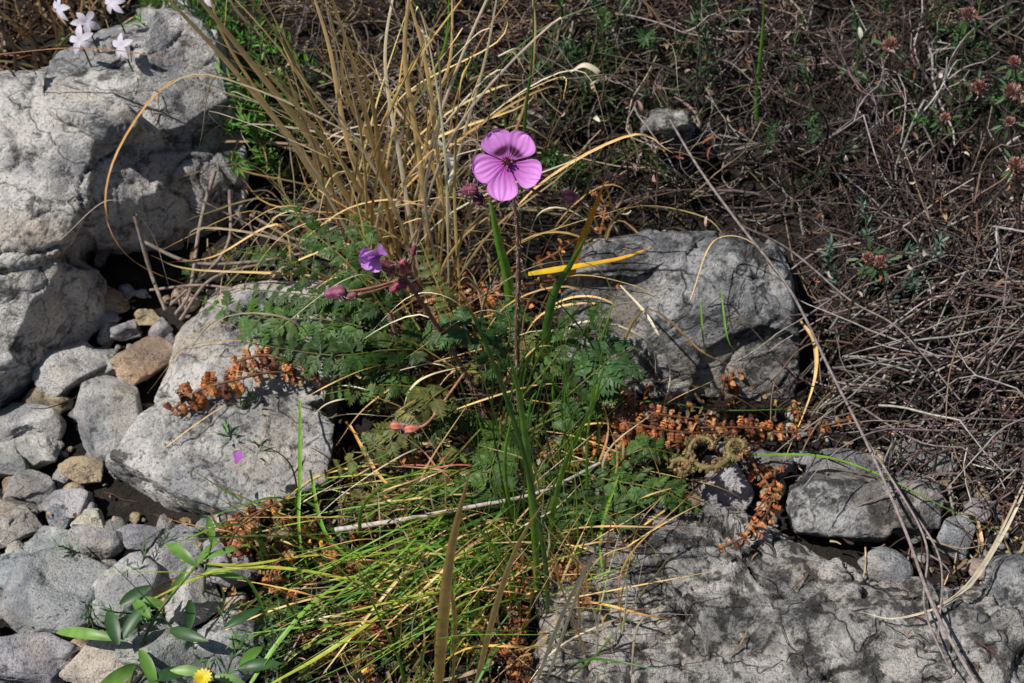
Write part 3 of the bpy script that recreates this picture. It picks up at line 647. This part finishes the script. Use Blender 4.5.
# ---------------- needle shrubs ----------------
def sprig(b,path,nl,L,W,c,stemc=(.12,.1,.06),r=.012):
    tube(b,path,r,r*.5,stemc,k=4);n=len(path);T,S,N=frame(path)
    for i in range(nl):
        s=(i+R())/nl;j=min(int(s*(n-1)),n-2);p=path[j]+(path[j+1]-path[j])*R();a=i*2.4
        d=S[j]*math.cos(a)+N[j]*math.sin(a)+T[j]*.9;leaf(b,p,d,nrm(T[j]-d*.3),L*U(.7,1.2),W,jit(c,.25),curl=U(-.6,.6),n=3)
def nshrub(name,x0,x1,y0,y1,n,c,L=.16,W=.03,H=1.2,lean=(0,0)):
    b=MB()
    for _ in range(n):
        g=G(U(x0,x1),U(y0,y1))
        p=wander(g,(U(-.5,.5)+lean[0],U(-.4,.4)+lean[1],1),H*U(.6,1.1),12,.15,-.03);sprig(b,p,int(42*H),L,W,c)
    b.obj(name,M_fern)
nshrub('heath_shrub',215,340,50,190,42,(.11,.26,.045),H=1.5,lean=(-.45,0))
nshrub('heath_shrub',170,260,30,130,18,(.10,.23,.05),H=1.8,lean=(-.3,0))
nshrub('heath_shrub',600,700,60,150,14,(.06,.13,.05),H=1.3)
nshrub('heath_shrub',540,600,90,210,12,(.06,.12,.035),H=1.2)
nshrub('heath_shrub',840,890,270,310,5,(.15,.27,.2),L=.12,H=1.3)
nshrub('heath_shrub',880,1060,30,170,26,(.07,.15,.05),L=.11,W=.025,H=1.8)
nshrub('heath_shrub',760,900,60,200,9,(.06,.12,.05),L=.10,W=.022,H=1.6)
nshrub('heath_shrub',90,200,560,640,7,(.15,.26,.15),L=.12,W=.022,H=.8)
nshrub('heath_shrub',240,310,450,520,7,(.12,.26,.06),L=.16,W=.022,H=.9)
nshrub('heath_shrub',430,620,-30,120,14,(.06,.13,.035),H=1.2)
nshrub('heath_shrub',210,300,620,720,9,(.12,.23,.10),L=.15,W=.025,H=.7)
b=MB()
for _ in range(240):
    g=G(U(-80,110),U(-60,150));p=wander(g,(U(-.6,.6),U(-.4,.2),U(.3,1)),U(1,2),12,.15,-.05,.03,1.8)
    blade(b,p,U(.03,.06),jit([(.14,.08,.045),(.25,.15,.07),(.05,.03,.02),(.35,.24,.12)][int(R()*4)],.3),twist=U(-1,1))
b.obj('brown_grass',M_dry)
E2=empty('lilac_wildflower');b=MB();s=MB()
for px,py in [(86,22),(122,46),(80,40),(112,2),(60,8),(205,-4)]:
    g=G(px+30,py+130);c=PY(px,py,g[1]-.1);tube(s,spline([g,(g+c)/2+A(.1,0,.1),c],14),.012,.009,(.07,.13,.04),k=5)
    nn=nrm(A(U(-.8,.8),-.6,.6));t1=nrm(np.cross(nn,A(0,0,1)));t2=np.cross(nn,t1)
    for i in range(5):
        a=i*1.257+U(-.3,.3);leaf(b,c,t1*math.cos(a)+t2*math.sin(a)+nn*.4,nn,U(.12,.18),.07,(.74,.70,.80),curl=U(.8,1.8),n=6)
b.obj('petals',M_pet,E2);s.obj('stems',M_fern,E2)
E3=empty('clover_plant');b=MB();s=MB()
for px,py,r in [(890,46,.10),(968,15,.09),(945,118,.06),(978,88,.09),(1014,62,.07),(1012,92,.10),(1010,122,.06),(880,262,.07),(1016,165,.09),(868,258,.06)]:
    g=G(px+U(-20,20),py+110);c=PY(px,py,g[1]-.3);tube(s,spline([g,(g+c)/2+A(U(-.15,.15),0,0),c],12),.010,.008,(.15,.11,.06),k=4)
    for i in range(150):
        d=nrm(rng.normal(size=3)+A(0,0,.4));cc=jit([(.48,.20,.18),(.32,.16,.12),(.56,.40,.35)][int(R()*3)],.2);leaf(b,c+d*r*.35,d+A(0,0,.8),nrm(rng.normal(size=3)),r*U(.4,.75),.028,cc,n=3)
    for i in range(8):
        d=nrm(rng.normal(size=3)+A(0,0,-.7));leaf(s,c+d*.08,d,A(0,-.5,1),.11,.03,(.07,.14,.05),n=4)
b.obj('flower_heads',M_fern,E3);s.obj('stems',M_fern,E3)
# leafy weed bottom-left
b=MB()
def wl(px,py,h,ang,L,W,c): 
    g=G(px,py,h);a=math.radians(ang);leaf(b,g,A(math.cos(a),math.sin(a)*.9,U(.0,.5)),A(U(-.5,.5),-.3,1),L*.95,W*.72,c,curl=U(.3,1.1),fold=.45,c1=np.asarray(c)*1.3,n=9)
tube(b,low([(125,700,.1),(140,650,.4),(160,610,.6),(196,566,.8)],20),.018,.011,(.14,.2,.06),k=6)
tube(b,low([(205,600,.1),(205,575,.6),(212,540,.9)],14),.014,.009,(.14,.2,.06),k=6)
LGW=(.12,.25,.045);DGW=(.035,.09,.028)
for q in [(196,566,.8,140,.42,.13,LGW),(196,566,.8,60,.3,.1,LGW),(200,560,.8,20,.45,.08,LGW),(212,545,.9,100,.3,.1,LGW),(205,570,.7,-20,.35,.1,LGW),(118,640,.6,170,.7,.13,(.16,.3,.06)),(118,645,.6,110,.35,.16,DGW),(122,640,.6,60,.35,.15,DGW),
 (120,605,.6,30,.3,.14,DGW),(135,665,.5,240,.45,.16,LGW),(140,650,.5,-60,.4,.14,LGW),(165,605,.6,60,.4,.08,LGW),(165,605,.6,180,.3,.12,LGW),(170,630,.6,-30,.4,.14,DGW),(150,680,.5,20,.4,.15,DGW),(240,668,.6,0,.35,.14,DGW),(240,670,.6,60,.3,.14,LGW),(205,672,.5,180,.3,.12,(.2,.33,.1)),(215,676,.5,-20,.3,.12,(.2,.33,.1)),(225,628,.6,30,.35,.12,DGW),(150,618,.7,130,.32,.12,LGW),(190,600,.6,-80,.3,.12,DGW)]:
    wl(*q)
g=G(203,678,.7)
for i in range(14):
    a=i*.45;leaf(b,g,A(math.cos(a),math.sin(a),.3),A(0,-.3,1),.08,.04,(.75,.6,.03),n=4)
b.obj('leafy_weed',M_grn)
# ---------------- world, sun, camera ----------------
sc=bpy.context.scene
sund=nrm(A(-.52,-.12,.85))
el=math.asin(sund[2]);az=math.atan2(sund[0],sund[1])
w=bpy.data.worlds.new('World');sc.world=w;w.use_nodes=True;nt=w.node_tree
sky=nt.nodes.new('ShaderNodeTexSky');sky.sky_type='NISHITA';sky.sun_disc=False;sky.sun_elevation=el;sky.sun_rotation=az
bg=nt.nodes['Background'];bg.inputs[1].default_value=.055;nt.links.new(sky.outputs[0],bg.inputs[0])
l=bpy.data.lights.new('sun','SUN');l.energy=5.0;l.angle=math.radians(.5);l.color=(1,.96,.9)
lo=bpy.data.objects.new('sun',l);sc.collection.objects.link(lo);lo.rotation_euler=Vector(-sund).to_track_quat('-Z','Y').to_euler()
cam=bpy.data.cameras.new('camera');co=bpy.data.objects.new('camera',cam);sc.collection.objects.link(co);co.location=CAM
co.rotation_euler=Vector(FW).to_track_quat('-Z','Y').to_euler();cam.sensor_width=36;cam.lens=36*K/1024;cam.clip_end=3000
cam.dof.use_dof=True;cam.dof.focus_distance=float(np.dot(FC-CAM,FW))+.8;cam.dof.aperture_fstop=1.2
sc.camera=co
sc.view_settings.view_transform='Standard';sc.view_settings.look='None';sc.view_settings.exposure=0
